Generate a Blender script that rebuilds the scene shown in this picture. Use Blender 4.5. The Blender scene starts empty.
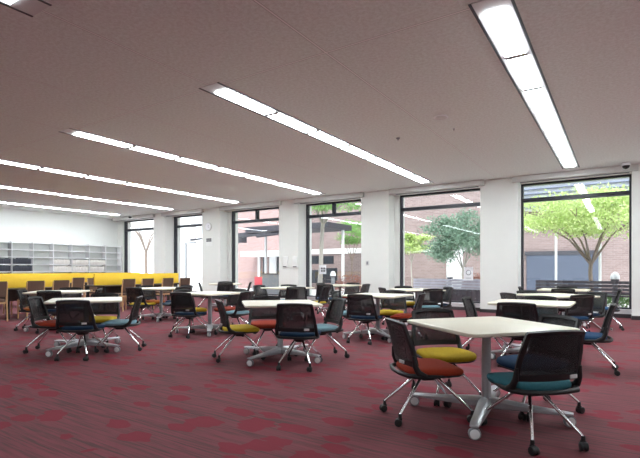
import bpy, bmesh, math, random
from mathutils import Vector, Matrix
random.seed(7)
C = bpy.context.scene.collection
PI = math.pi

# ------------------------------------------------------------------ camera numbers
EYE = 1.15                      # eye height
FPX = 460.0                     # focal length in pixels at 640 wide
YAW = math.radians(33.1)
HOR = 269.0                     # image row of the horizon
SA, CA = math.sin(YAW), math.cos(YAW)
def plan(x, d):
    """floor plan measured as sideways / forward distance from the tripod -> room axes"""
    return (-d * SA + x * CA, d * CA + x * SA)

# ------------------------------------------------------------------ materials
def mat(name, col, rough=0.6, metal=0.0, noise=0.0, nscale=20.0, bump=0.0, bscale=200.0, spec=0.5):
    m = bpy.data.materials.new(name); m.use_nodes = True
    nt = m.node_tree; b = nt.nodes['Principled BSDF']
    b.inputs['Base Color'].default_value = (*col, 1); b.inputs['Roughness'].default_value = rough
    b.inputs['Metallic'].default_value = metal
    b.inputs['Specular IOR Level'].default_value = spec
    tc = nt.nodes.new('ShaderNodeTexCoord')
    n = nt.nodes.new('ShaderNodeTexNoise'); n.inputs['Scale'].default_value = nscale
    n.inputs['Detail'].default_value = 4
    nt.links.new(tc.outputs['Object'], n.inputs['Vector'])
    mx = nt.nodes.new('ShaderNodeMix'); mx.data_type = 'RGBA'
    k = noise
    mx.inputs[6].default_value = (*[c * (1 - k) for c in col], 1)
    mx.inputs[7].default_value = (*[min(1, c * (1 + k)) for c in col], 1)
    nt.links.new(n.outputs['Fac'], mx.inputs[0]); nt.links.new(mx.outputs[2], b.inputs['Base Color'])
    if bump:
        n2 = nt.nodes.new('ShaderNodeTexNoise'); n2.inputs['Scale'].default_value = bscale
        nt.links.new(tc.outputs['Object'], n2.inputs['Vector'])
        bp = nt.nodes.new('ShaderNodeBump'); bp.inputs['Strength'].default_value = bump
        bp.inputs['Distance'].default_value = 0.003
        nt.links.new(n2.outputs['Fac'], bp.inputs['Height']); nt.links.new(bp.outputs['Normal'], b.inputs['Normal'])
    return m

def emit(name, col, s):
    m = bpy.data.materials.new(name); m.use_nodes = True
    nt = m.node_tree; nt.nodes.clear()
    o = nt.nodes.new('ShaderNodeOutputMaterial'); e = nt.nodes.new('ShaderNodeEmission')
    e.inputs['Color'].default_value = (*col, 1); e.inputs['Strength'].default_value = s
    nt.links.new(e.outputs[0], o.inputs[0]); return m

M = {}
M['wall'] = mat('wall_paint', (.80, .82, .80), .7, noise=.02, nscale=6)
M['pillar'] = mat('pillar_paint', (.78, .79, .755), .65, noise=.02, nscale=6)
M['frame'] = mat('window_frame_dark', (.02, .022, .032), .4, noise=.1)
M['sill'] = mat('sill_paint', (.78, .78, .80), .5, noise=.02)
M['blind'] = mat('blind_box_paint', (.62, .62, .60), .5, noise=.02)
M['skirt'] = mat('skirting', (.035, .028, .03), .5, noise=.1)
M['slot'] = mat('light_slot', (.05, .065, .07), .5, noise=.1)
M['light_body'] = mat('light_body', (.7, .7, .7), .5, noise=.02)
M['divider'] = mat('light_divider', (.40, .42, .43), .6, noise=.02)
M['lamp'] = emit('light_diffuser', (.88, .96, 1.0), 26.0)
M['lamp_dim'] = emit('light_diffuser_dimmed', (.88, .96, 1.0), 7.5)  # weaker glow, set to lift the foreground from the row behind the camera
M['lamp_off'] = mat('light_diffuser_off', (.6, .62, .64), .4, noise=.02)
M['black'] = mat('black_plastic', (.007, .007, .008), .5, noise=.1, nscale=30)
M['shell'] = mat('seat_shell', (.016, .016, .019), .5, noise=.1, nscale=30)
M['chrome'] = mat('polished_chrome', (.80, .80, .82), .14, 1.0, noise=.02)
M['rubber'] = mat('caster_black', (.014, .014, .015), .5, noise=.1)
M['tag'] = mat('tag_white', (.75, .75, .75), .5, noise=.02)
for k, c in dict(red=(.36, .050, .024), yellow=(.52, .37, .025), teal=(.045, .165, .205), blue=(.020, .060, .135),
                 sky=(.17, .29, .34), navy=(.010, .028, .06), orange=(.45, .14, .03)).items():
    M['seat_' + k] = mat('fabric_' + k, c, .95, noise=.18, nscale=60, bump=.3, bscale=700, spec=.2)
M['top'] = mat('tabletop_laminate', (.70, .655, .53), .38, noise=.02, nscale=8)
M['edge'] = mat('tabletop_edge', (.55, .47, .33), .5, noise=.04)
M['steel'] = mat('silver_paint', (.42, .43, .45), .35, .55, noise=.04)
M['cast'] = mat('cast_aluminium', (.52, .54, .57), .35, .5, noise=.04)
M['white_pl'] = mat('white_plastic', (.80, .81, .82), .4, noise=.02)
M['grey_pl'] = mat('grey_plastic', (.25, .26, .28), .45, noise=.05)
M['yellow'] = mat('yellow_screen_fabric', (.93, .60, .05), .9, noise=.06, nscale=40, bump=.2)
M['desk'] = mat('desk_dark', (.045, .028, .022), .45, noise=.15)
M['brown'] = mat('brown_upholstery', (.14, .085, .06), .9, noise=.15, nscale=50, bump=.2)
M['wood'] = mat('light_wood', (.62, .38, .19), .5, noise=.15, nscale=12)
M['shelf'] = mat('white_steel_shelf', (.90, .91, .92), .45, noise=.02)
M['shelf_back_shaded'] = mat('shelf_back_shaded', (.66, .68, .66), .6, noise=.04)  # white steel too; shade inside the bays is put into this grey
M['book_dark'] = mat('book_dark', (.035, .04, .055), .6, noise=.3, nscale=15)
M['book_pale'] = mat('book_pale', (.72, .70, .66), .7, noise=.12, nscale=10)
M['device'] = mat('device_white', (.82, .82, .80), .45, noise=.02)
M['ink'] = mat('dark_ink', (.06, .06, .07), .7, noise=.1)
M['paper'] = mat('paper', (.86, .87, .9), .8, noise=.02)
M['dome'] = mat('dome_black', (.01, .01, .012), .12, noise=.05)
# outside
M['paving'] = mat('pale_paving', (.75, .74, .72), .9, noise=.1, nscale=3)
M['bark'] = mat('bark', (.22, .17, .14), .9, noise=.25, nscale=18, bump=.6, bscale=60)
M['bark_pale'] = mat('bark_pale', (.42, .39, .36), .9, noise=.25, nscale=18, bump=.6, bscale=60)
M['bench'] = mat('bench_slats', (.075, .062, .075), .6, noise=.2, nscale=15)
M['bench_pale'] = mat('bench_pale', (.60, .58, .68), .6, noise=.08, nscale=15)
M['post'] = mat('pale_post', (.74, .75, .77), .5, noise=.03)
M['shutter'] = mat('blue_grey_shutter', (.085, .105, .155), .5, noise=.08, nscale=5)
M['plaster'] = mat('white_plaster', (.86, .87, .88), .8, noise=.03)
M['louvre'] = mat('louvre_blue_grey', (.22, .25, .33), .5, noise=.06)
M['dark_glass'] = mat('dark_glazing', (.03, .035, .045), .1, noise=.1)
M['redpaint'] = mat('red_paint', (.55, .07, .09), .5, noise=.05)
M['pergola'] = mat('pergola_dark', (.055, .055, .07), .6, noise=.1)
def leaf(name, col):
    m = mat(name, col, .6, noise=.35, nscale=3)
    nt = m.node_tree; b = nt.nodes['Principled BSDF']; out = nt.nodes['Material Output']
    t = nt.nodes.new('ShaderNodeBsdfTranslucent'); mx = nt.nodes.new('ShaderNodeMixShader'); mx.inputs[0].default_value = .4
    src = b.inputs['Base Color'].links[0].from_socket
    nt.links.new(src, t.inputs['Color'])
    nt.links.new(b.outputs[0], mx.inputs[1]); nt.links.new(t.outputs[0], mx.inputs[2]); nt.links.new(mx.outputs[0], out.inputs[0])
    return m
M['maple'] = leaf('maple_leaves', (.62, .76, .34))
M['olive'] = leaf('blue_green_leaves', (.24, .36, .27))
M['fresh'] = leaf('fresh_leaves', (.30, .52, .18))
M['cover'] = leaf('ground_cover_leaves', (.22, .40, .16))
M['russet'] = leaf('russet_leaves', (.30, .13, .10))

def brick(name, c1, c2, mortar):
    m = bpy.data.materials.new(name); m.use_nodes = True
    nt = m.node_tree; b = nt.nodes['Principled BSDF']; b.inputs['Roughness'].default_value = .9
    tc = nt.nodes.new('ShaderNodeTexCoord'); sp = nt.nodes.new('ShaderNodeSeparateXYZ'); cb = nt.nodes.new('ShaderNodeCombineXYZ')
    nt.links.new(tc.outputs['Object'], sp.inputs[0]); nt.links.new(sp.outputs['X'], cb.inputs['X']); nt.links.new(sp.outputs['Z'], cb.inputs['Y'])
    br = nt.nodes.new('ShaderNodeTexBrick'); br.inputs['Color1'].default_value = (*c1, 1); br.inputs['Color2'].default_value = (*c2, 1)
    br.inputs['Mortar'].default_value = (*mortar, 1); br.inputs['Scale'].default_value = 1
    br.inputs['Brick Width'].default_value = .23; br.inputs['Row Height'].default_value = .075; br.inputs['Mortar Size'].default_value = .006
    nt.links.new(cb.outputs[0], br.inputs['Vector']); nt.links.new(br.outputs['Color'], b.inputs['Base Color'])
    return m
M['brick'] = brick('brown_brick', (.31, .23, .22), (.24, .17, .165), (.36, .32, .32))

# carpet: streaky mauve ground with crimson patches
def carpet():
    m = bpy.data.materials.new('carpet_burgundy'); m.use_nodes = True
    nt = m.node_tree; b = nt.nodes['Principled BSDF']; b.inputs['Roughness'].default_value = .95
    b.inputs['Specular IOR Level'].default_value = .15
    L = nt.links.new; N = nt.nodes.new
    tc = N('ShaderNodeTexCoord')
    def noise(sx, sy, scale, detail=2, rough=.5, off=0):
        mp = N('ShaderNodeMapping'); mp.inputs['Scale'].default_value = (sx, sy, 1); mp.inputs['Location'].default_value = (off, off * .7, 0)
        L(tc.outputs['Object'], mp.inputs[0])
        n = N('ShaderNodeTexNoise'); n.inputs['Scale'].default_value = scale; n.inputs['Detail'].default_value = detail
        n.inputs['Roughness'].default_value = rough
        L(mp.outputs[0], n.inputs['Vector']); return n.outputs['Fac']
    def ramp(src, a, bb):
        r = N('ShaderNodeMapRange'); r.inputs[1].default_value = a; r.inputs[2].default_value = bb
        L(src, r.inputs[0]); return r.outputs[0]
    def mix(f, a, bb):
        x = N('ShaderNodeMix'); x.data_type = 'RGBA'; L(f, x.inputs[0])
        for s, v in ((x.inputs[6], a), (x.inputs[7], bb)):
            if isinstance(v, tuple): s.default_value = (*v, 1)
            else: L(v, s)
        return x.outputs[2]
    streak = ramp(noise(.6, 10, 2.0, 4, .75), .38, .62)
    broad = ramp(noise(1, 1.6, .9, 3), .38, .60)
    base = mix(broad, (.135, .064, .066), (.175, .056, .066))
    base = mix(streak, base, (.090, .055, .056))
    fine = ramp(noise(.8, 20, 2.0, 3, .7, 9), .40, .60)
    base = mix(fine, base, (.21, .064, .077))
    # patches: stretched voronoi cells warped by noise, some cells picked
    mp = N('ShaderNodeMapping'); mp.inputs['Scale'].default_value = (3.0, 5.0, 1); mp.inputs['Rotation'].default_value = (0, 0, .15)
    L(tc.outputs['Object'], mp.inputs[0])
    wn = N('ShaderNodeTexNoise'); wn.inputs['Scale'].default_value = 2.2; wn.inputs['Detail'].default_value = 1
    L(mp.outputs[0], wn.inputs['Vector'])
    add = N('ShaderNodeVectorMath'); add.operation = 'MULTIPLY_ADD'; add.inputs[1].default_value = (.55, .55, 0)
    L(wn.outputs['Color'], add.inputs[0]); L(mp.outputs[0], add.inputs[2])
    v = N('ShaderNodeTexVoronoi'); v.feature = 'F1'; v.inputs['Scale'].default_value = 1.0; v.inputs['Randomness'].default_value = .9
    L(add.outputs[0], v.inputs['Vector'])
    sep = N('ShaderNodeSeparateColor'); L(v.outputs['Color'], sep.inputs[0])
    pick = ramp(sep.outputs[0], .32, .34)
    inside = ramp(v.outputs['Distance'], .44, .41)
    mul = N('ShaderNodeMath'); mul.operation = 'MULTIPLY'; L(pick, mul.inputs[0]); L(inside, mul.inputs[1])
    soft = N('ShaderNodeMath'); soft.operation = 'MULTIPLY'; L(mul.outputs[0], soft.inputs[0]); soft.inputs[1].default_value = .85
    col = mix(soft.outputs[0], base, (.215, .030, .046))
    L(col, b.inputs['Base Color'])
    n2 = N('ShaderNodeTexNoise'); n2.inputs['Scale'].default_value = 350; L(tc.outputs['Object'], n2.inputs['Vector'])
    bp = N('ShaderNodeBump'); bp.inputs['Strength'].default_value = .4; bp.inputs['Distance'].default_value = .004
    L(n2.outputs['Fac'], bp.inputs['Height']); L(bp.outputs[0], b.inputs['Normal'])
    return m
M['carpet'] = carpet()

# ceiling: speckled mineral board with joints
def ceiling_mat():
    m = bpy.data.materials.new('ceiling_board'); m.use_nodes = True
    nt = m.node_tree; b = nt.nodes['Principled BSDF']; b.inputs['Roughness'].default_value = .9; b.inputs['Specular IOR Level'].default_value = .1
    L = nt.links.new; N = nt.nodes.new
    tc = N('ShaderNodeTexCoord')
    n = N('ShaderNodeTexNoise'); n.inputs['Scale'].default_value = 26; n.inputs['Detail'].default_value = 5; n.inputs['Roughness'].default_value = .75
    L(tc.outputs['Object'], n.inputs['Vector'])
    r = N('ShaderNodeMapRange'); r.inputs[1].default_value = .40; r.inputs[2].default_value = .60; L(n.outputs['Fac'], r.inputs[0])
    mx = N('ShaderNodeMix'); mx.data_type = 'RGBA'; mx.inputs[6].default_value = (.76, .795, .755, 1); mx.inputs[7].default_value = (.87, .93, .90, 1)
    L(r.outputs[0], mx.inputs[0])
    sp = N('ShaderNodeSeparateXYZ'); L(tc.outputs['Object'], sp.inputs[0])
    def line(sock, off, pitch, w):
        a = N('ShaderNodeMath'); a.operation = 'ADD'; a.inputs[1].default_value = off; L(sock, a.inputs[0])
        p = N('ShaderNodeMath'); p.operation = 'PINGPONG'; p.inputs[1].default_value = pitch / 2; L(a.outputs[0], p.inputs[0])
        c = N('ShaderNodeMath'); c.operation = 'LESS_THAN'; c.inputs[1].default_value = w; L(p.outputs[0], c.inputs[0])
        return c.outputs[0]
    g1 = line(sp.outputs['X'], .95, 1.725, .018); g2 = line(sp.outputs['Y'], -4.22, 8.2, .018)
    gm = N('ShaderNodeMath'); gm.operation = 'MAXIMUM'; L(g1, gm.inputs[0]); L(g2, gm.inputs[1])
    dk = N('ShaderNodeMix'); dk.data_type = 'RGBA'; L(gm.outputs[0], dk.inputs[0]); L(mx.outputs[2], dk.inputs[6]); dk.inputs[7].default_value = (.60, .62, .60, 1)
    l1 = line(sp.outputs['X'], .95, 1.725, .009); l2 = line(sp.outputs['Y'], -4.22, 8.2, .009)
    mxm = N('ShaderNodeMath'); mxm.operation = 'MAXIMUM'; L(l1, mxm.inputs[0]); L(l2, mxm.inputs[1])
    fin = N('ShaderNodeMix'); fin.data_type = 'RGBA'; L(mxm.outputs[0], fin.inputs[0]); L(dk.outputs[2], fin.inputs[6]); fin.inputs[7].default_value = (.97, .98, .96, 1)
    L(fin.outputs[2], b.inputs['Base Color'])
    return m
M['ceiling'] = ceiling_mat()

def glass():
    m = bpy.data.materials.new('clear_window_glass'); m.use_nodes = True
    nt = m.node_tree; nt.nodes.clear(); N = nt.nodes.new; L = nt.links.new
    o = N('ShaderNodeOutputMaterial'); t = N('ShaderNodeBsdfTransparent'); t.inputs[0].default_value = (.97, .98, .98, 1)
    g = N('ShaderNodeBsdfGlossy'); g.inputs['Roughness'].default_value = .01
    lay = N('ShaderNodeLayerWeight'); lay.inputs['Blend'].default_value = .5
    pw = N('ShaderNodeMath'); pw.operation = 'POWER'; pw.inputs[1].default_value = 5; L(lay.outputs['Facing'], pw.inputs[0])
    lw = N('ShaderNodeMath'); lw.operation = 'MULTIPLY_ADD'; lw.inputs[1].default_value = .95; lw.inputs[2].default_value = .04; L(pw.outputs[0], lw.inputs[0])
    mx = N('ShaderNodeMixShader'); L(lw.outputs[0], mx.inputs[0]); L(t.outputs[0], mx.inputs[1]); L(g.outputs[0], mx.inputs[2]); L(mx.outputs[0], o.inputs[0])
    return m
M['glass'] = glass()

def meshmat():
    m = bpy.data.materials.new('black_open_mesh'); m.use_nodes = True
    nt = m.node_tree; b = nt.nodes['Principled BSDF']; out = nt.nodes['Material Output']; N = nt.nodes.new; L = nt.links.new
    b.inputs['Base Color'].default_value = (.014, .014, .016, 1); b.inputs['Roughness'].default_value = .6
    tc = N('ShaderNodeTexCoord'); v = N('ShaderNodeTexVoronoi'); v.inputs['Scale'].default_value = 130; L(tc.outputs['Object'], v.inputs['Vector'])
    r = N('ShaderNodeMapRange'); r.inputs[1].default_value = .25; r.inputs[2].default_value = .55; r.inputs[3].default_value = .52; r.inputs[4].default_value = .18
    L(v.outputs['Distance'], r.inputs[0])
    t = N('ShaderNodeBsdfTransparent'); mx = N('ShaderNodeMixShader')
    L(r.outputs[0], mx.inputs[0]); L(b.outputs[0], mx.inputs[1]); L(t.outputs[0], mx.inputs[2]); L(mx.outputs[0], out.inputs[0])
    return m
M['mesh'] = meshmat()

# ------------------------------------------------------------------ mesh helpers
def box(bm, x0, x1, y0, y1, z0, z1, bev=0.0):
    r = bmesh.ops.create_cube(bm, size=1)
    vs = r['verts']
    for v in vs:
        v.co = Vector(((x0 + x1) / 2 + v.co.x * (x1 - x0), (y0 + y1) / 2 + v.co.y * (y1 - y0), (z0 + z1) / 2 + v.co.z * (z1 - z0)))
    if bev:
        es = list({e for v in vs for e in v.link_edges})
        bmesh.ops.bevel(bm, geom=es, offset=bev, segments=2, affect='EDGES', profile=.5)
    return bm

def tube(bm, pts, radii, n=10, cap=True):
    pts = [Vector(p) for p in pts]
    if not isinstance(radii, (list, tuple)): radii = [radii] * len(pts)
    rings = []; ref = None
    for i, p in enumerate(pts):
        t = (pts[min(i + 1, len(pts) - 1)] - pts[max(i - 1, 0)]).normalized()
        if ref is None:
            ref = t.orthogonal().normalized()
        ref = (ref - t * ref.dot(t)).normalized(); b = t.cross(ref)
        rings.append([bm.verts.new(p + (ref * math.cos(2 * PI * k / n) + b * math.sin(2 * PI * k / n)) * radii[i]) for k in range(n)])
    for a, c in zip(rings, rings[1:]):
        for k in range(n): bm.faces.new((a[k], a[(k + 1) % n], c[(k + 1) % n], c[k]))
    if cap:
        bm.faces.new(rings[0][::-1]); bm.faces.new(rings[-1])
    return bm

def cyl(bm, c, axis, r, h, n=20, bev=0):
    a = Vector(axis).normalized(); c = Vector(c)
    if bev:
        return tube(bm, [c - a * h / 2, c - a * (h / 2 - bev * .3), c - a * (h / 2 - bev), c + a * (h / 2 - bev), c + a * (h / 2 - bev * .3), c + a * h / 2],
                    [r - bev, r - bev * .3, r, r, r - bev * .3, r - bev], n)
    return tube(bm, [c - a * h / 2, c + a * h / 2], r, n)

def loft(bm, loops, cap=True):
    rings = [[bm.verts.new(p) for p in lp] for lp in loops]
    n = len(rings[0])
    for a, c in zip(rings, rings[1:]):
        for k in range(n): bm.faces.new((a[k], a[(k + 1) % n], c[(k + 1) % n], c[k]))
    if cap:
        bm.faces.new(rings[0][::-1]); bm.faces.new(rings[-1])
    return bm

def mk(name, bm, m, parent=None, sharp=38, flat=False):
    bmesh.ops.recalc_face_normals(bm, faces=bm.faces[:])
    if not flat:
        lim = math.radians(sharp)
        for f in bm.faces: f.smooth = True
        for e in bm.edges:
            if len(e.link_faces) == 2 and e.calc_face_angle(0) > lim: e.smooth = False
    me = bpy.data.meshes.new(name); bm.to_mesh(me); bm.free()
    for k in (m if isinstance(m, (list, tuple)) else [m]): me.materials.append(k)
    o = bpy.data.objects.new(name, me); C.objects.link(o)
    if parent: o.parent = parent
    return o

def tag(o, label=None, cat=None, group=None, kind=None):
    if label: o['label'] = label
    if cat: o['category'] = cat
    if group: o['group'] = group
    if kind: o['kind'] = kind
    return o
def thing(name, label, cat, loc=(0, 0, 0), rz=0, group=None):
    o = bpy.data.objects.new(name, None); C.objects.link(o)
    o.empty_display_size = .1
    o.location = loc; o.rotation_euler = (0, 0, rz)
    return tag(o, label, cat, group)
def struct(name, bm, m, parent=None, label=None):
    o = mk(name, bm, m, parent, flat=True)
    if parent is None: o['kind'] = 'structure'
    if label: o['label'] = label
    return o
KIDS = {}
def kids(o):
    return [c for c in C.objects if c.parent == o]
def copy_tree(o, cache):
    def rec(src, par):
        c = src.copy(); C.objects.link(c)
        if par is not None: c.parent = par
        for ch in cache[src.name]: rec(ch, c)
        return c
    return rec(o, None)
def cache_tree(o):
    d = {}
    def rec(x):
        d[x.name] = kids(x)
        for k in d[x.name]: rec(k)
    rec(o); return d

# ------------------------------------------------------------------ the room
CEIL = 3.50; XL = -19.9; XR = 4.8; YB = -6.5; YW = 12.6; YG = 13.1; YO = 13.4
struct('floor', box(bmesh.new(), XL - .2, XR + .2, YB - .2, YO, -.15, 0), M['carpet'])
struct('ceiling', box(bmesh.new(), XL - .2, XR + .2, YB - .2, YO, CEIL, CEIL + .5), M['ceiling'])
struct('wall_left', box(bmesh.new(), XL - .2, XL, YB, YO, 0, CEIL), M['wall'])
struct('wall_right', box(bmesh.new(), XR, XR + .2, YB, YO, 0, CEIL), M['wall'])
struct('wall_back', box(bmesh.new(), XL, XR, YB - .2, YB, 0, CEIL), M['wall'])
struct('baseboard_left', box(bmesh.new(), XL, XL + .015, YB, YW, 0, .1), M['skirt'])
struct('baseboard_right', box(bmesh.new(), XR - .015, XR, YB, YW, 0, .1), M['skirt'])

PIL = [(-16.72, -15.95), (-13.75, -12.75), (-9.92, -9.08), (-6.70, -5.76), (-3.12, -2.18), (.23, 1.25), (3.70, XR)]
edges = [XL + .45] + [v for p in PIL for v in p][:-1]
wins = [(edges[2 * i], edges[2 * i + 1]) for i in range(7)]
GT, GB = 3.38, .20
JAMB = {2: -12.58, 4: -5.60}
TR = 2.95
struct('wall_corner', box(bmesh.new(), XL, XL + .45, YG - .1, YO, 0, CEIL), M['pillar'])
for (a, b) in PIL:
    struct('pillar', box(bmesh.new(), a, b, YW, YO, 0, CEIL, .008), M['pillar'])
    struct('baseboard_pillar', box(bmesh.new(), a - .012, min(b + .012, XR), YW - .012, YG - .06, 0, .09), M['skirt'])
BLABEL = ['at the far left end', 'second from the left', 'over the window behind the clock pillar', 'over the window with the tall tree trunk',
          'over the window with the round sign', 'over the maple tree window', 'past the right edge pillar']
for i, (a, b) in enumerate(wins):
    w = tag(bpy.data.objects.new('window_%d' % (7 - i), None), kind='structure'); C.objects.link(w)
    bm = bmesh.new()
    box(bm, a, b, YG - .12, YO, 0, GB - .03); 
    mk('sill_panel', bm, M['sill'], w, flat=True)
    mk('sill_board', box(bmesh.new(), a, b, YG - .16, YO, GB - .03, GB), M['sill'], w, flat=True)
    mk('skirting', box(bmesh.new(), a, b, YG - .135, YG - .12, 0, .09), M['skirt'], w, flat=True)
    mk('lintel', box(bmesh.new(), a, b, YW + .1, YO, GT, CEIL), M['pillar'], w, flat=True)
    if i in JAMB:
        mk('jamb', box(bmesh.new(), a, JAMB[i], YG - .12, YO, GB, GT), M['pillar'], w, flat=True); a = JAMB[i]
    fr = bmesh.new(); y0, y1 = YG - .05, YG + .10; t = .045
    box(fr, a, a + t, y0, y1, GB, GT); box(fr, b - t, b, y0, y1, GB, GT); box(fr, a + t, b - t, y0, y1, GB, GB + .035); box(fr, a + t, b - t, y0, y1, GT - .05, GT)
    mk('window_frame', fr, M['frame'], w, flat=True)
    mk('transom', box(bmesh.new(), a + t, b - t, y0, y1, TR - .05, TR + .05), M['frame'], w, flat=True)
    if i in (2, 3):
        m_ = (a + b) / 2 - .1
        mk('mullion', box(bmesh.new(), m_ - .04, m_ + .04, y0, y1, TR + .05, GT - .05), M['frame'], w, flat=True)
    mk('glass_pane', box(bmesh.new(), a + t, b - t, YG, YG + .01, GB + .035, TR - .05), M['glass'], w, flat=True)
    mk('glass_pane', box(bmesh.new(), a + t, b - t, YG, YG + .01, TR + .05, GT - .05), M['glass'], w, flat=True)
    bb = thing('roller_blind', 'pale rolled up roller blind casing ' + BLABEL[i], 'roller blind', ((a + b) / 2, YW - .06, CEIL - .14))
    hw = (b - a) / 2 + .12
    if i == 0: hw = (b - a) / 2 + .1
    x1 = min(hw, XR - (a + b) / 2)
    mk('casing', box(bmesh.new(), -hw, x1, -.06, .06, 0, .14, .006), M['blind'], bb, flat=True)
    mk('bottom_bar', box(bmesh.new(), -(b - a) / 2 + .05, (b - a) / 2 - .05, .065, .09, -.02, .02), M['grey_pl'], bb, flat=True)

# ------------------------------------------------------------------ ceiling lights
SX = [-.95 - 3.45 * k for k in range(6)]
LDESC = ['rightmost, running to the maple tree window', 'second from the right, over the middle tables', 'third from the right',
         'fourth from the right', 'fifth from the right, above the wooden chairs', 'leftmost, nearest the white bookshelves']
def strip(X, Y0, n, lit, label):
    t = thing('ceiling_light', label, 'ceiling light', (X, Y0, CEIL))
    PT = 1.093; L = n * PT
    bm = bmesh.new(); box(bm, -.18, .18, -.17, L + .17, -.006, -.001); mk('light_body', bm, M['light_body'], t, flat=True)
    for s in (-1, 1):
        bm = bmesh.new(); x = s * .166; box(bm, x - .013, x + .013, -.17, L + .17, -.010, -.003); mk('air_slot', bm, M['slot'], t, flat=True)
    for k in range(n):
        bm = bmesh.new(); box(bm, -.105, .105, k * PT + .045, (k + 1) * PT - .045, -.020, -.004)
        mk('diffuser', bm, M[('lamp_off', 'lamp', 'lamp_dim')[int(lit)]], t, flat=True)
    for k in range(1, n):
        mk('divider', box(bmesh.new(), -.112, .112, k * PT - .045, k * PT + .045, -.0205, -.004), M['divider'], t, flat=True)
for X, d in zip(SX, LDESC): strip(X, 4.31, 7, True, 'long lit ceiling light strip, ' + d)
strip(-4.4, -5.70, 7, 2, 'ceiling light strip whose dark end shows at the top left corner')
for X, d in ((-.95, 'behind the camera'), (-7.85, 'out of view left of the camera'), (2.5, 'out of view right of the camera'), (-11.3, 'out of view far left of the camera')):
    strip(X, -5.65, 7, 2, 'added ceiling fill light strip ' + d)  # unseen strips, added to brighten the near floor and ceiling
strip(2.5, 4.38, 7, True, 'long lit ceiling light strip added unseen past the right edge of the photo')  # unseen strip continuing the row spacing, added for its light

def ceiling_disc(name, x, y, r, h, m, label, cat, dome=False):
    t = thing(name, label, cat, (x, y, CEIL))
    if dome:
        mk('base', cyl(bmesh.new(), (0, 0, -.03), (0, 0, 1), r * 1.15, .06, 24, .008), M['white_pl'] if m is None else M['grey_pl'], t)
        lp = [[(r * math.cos(a) * math.cos(2 * PI * k / 24), r * math.cos(a) * math.sin(2 * PI * k / 24), -.06 - r * math.sin(a)) for k in range(24)] for a in (0, .4, .8, 1.2, 1.45)]
        mk('dome', loft(bmesh.new(), lp), M['dome'], t)
    else:
        mk('rim', cyl(bmesh.new(), (0, 0, -.006), (0, 0, 1), r, .012, 32, .003), m, t)
        mk('grille', cyl(bmesh.new(), (0, 0, -.014), (0, 0, 1), r * .8, .008, 32, .002), M['blind'], t)
    return t
def at_ceiling(u, v):
    dv = (HOR - v) / FPX; d = (CEIL - EYE) / dv; return plan((u - 320) / FPX * d, d)
for (u, v, l) in ((626, 163, 'black dome camera on the ceiling by the right hand pillar'), (133, 215.5, 'black dome camera on the ceiling near the far left windows')):
    x, y = at_ceiling(u, v); ceiling_disc('dome_camera', x, min(y, 12.3), .075, 0, None, l, 'security camera', True)
x, y = at_ceiling(441, 117); ceiling_disc('ceiling_speaker', x, y, .11, 0, M['white_pl'], 'flush round ceiling speaker left of the rightmost light strip', 'speaker')
for (u, v, l) in ((398, 138, 'small dark sprinkler head between the two right light strips'), (454, 128, 'tiny pale sprinkler just below the round ceiling speaker')):
    x, y = at_ceiling(u, v); t = thing('sprinkler_head', l, 'sprinkler', (x, y, CEIL))
    mk('plate', cyl(bmesh.new(), (0, 0, -.005), (0, 0, 1), .035, .01, 20), M['grey_pl' if v > 130 else 'white_pl'], t)
    mk('head', cyl(bmesh.new(), (0, 0, -.025), (0, 0, 1), .012, .03, 12), M['steel'], t)

# ------------------------------------------------------------------ things on the pillars
def on_pillar(u, v):
    du = (u - 320) / FPX; d = YW / (CA + du * SA); x, y = plan(du * d, d); return x, EYE + (HOR - v) / FPX * d
x, z = -13.36, 2.79
t = thing('wall_clock', 'round white wall clock high on the pillar left of centre', 'clock', (x, YW, z))
mk('case', cyl(bmesh.new(), (0, -.025, 0), (0, 1, 0), .17, .05, 36, .012), M['blind'], t)
mk('dial', cyl(bmesh.new(), (0, -.052, 0), (0, 1, 0), .145, .006, 36), M['paper'], t)
bm = bmesh.new(); tube(bm, [(0, -.06, 0), (.05, -.06, .045)], .005, 6); mk('hour_hand', bm, M['ink'], t)
bm = bmesh.new(); tube(bm, [(0, -.06, 0), (.10, -.06, -.06)], .004, 6); mk('minute_hand', bm, M['ink'], t)
t = thing('wall_sign', 'small pale sign with two dark lines below the wall clock', 'sign', (-13.34, YW, 2.21))
mk('board', box(bmesh.new(), -.17, .17, -.02, 0, -.16, .16, .004), M['device'], t, flat=True)
for zz in (.0, .07): mk('text_line', box(bmesh.new(), -.14, .14, -.023, -.02, zz, zz + .055), M['ink'], t, flat=True)
for (u, l) in ((285.5, 'left of the pair of white wall boxes on the pillar between windows'), (296, 'right of the pair of white wall boxes on the pillar between windows')):
    x, z = on_pillar(u, 262); x = min(x, -9.2)
    t = thing('wall_box', l, 'wall box', (x, YW, z))
    mk('housing', box(bmesh.new(), -.10, .10, -.05, 0, -.19, .19, .012), M['device'], t)
    mk('foot_slot', box(bmesh.new(), -.075, .075, -.053, -.049, -.17, -.145), M['ink'], t, flat=True)
x, z = on_pillar(367.5, 263)
t = thing('light_switch', 'grey switch plate on the wide middle pillar', 'switch', (x, YW, z))
mk('plate', box(bmesh.new(), -.06, .06, -.012, 0, -.075, .075, .004), M['blind'], t)
mk('rocker', box(bmesh.new(), -.03, .03, -.018, -.011, -.045, .045, .003), M['grey_pl'], t)

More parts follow.
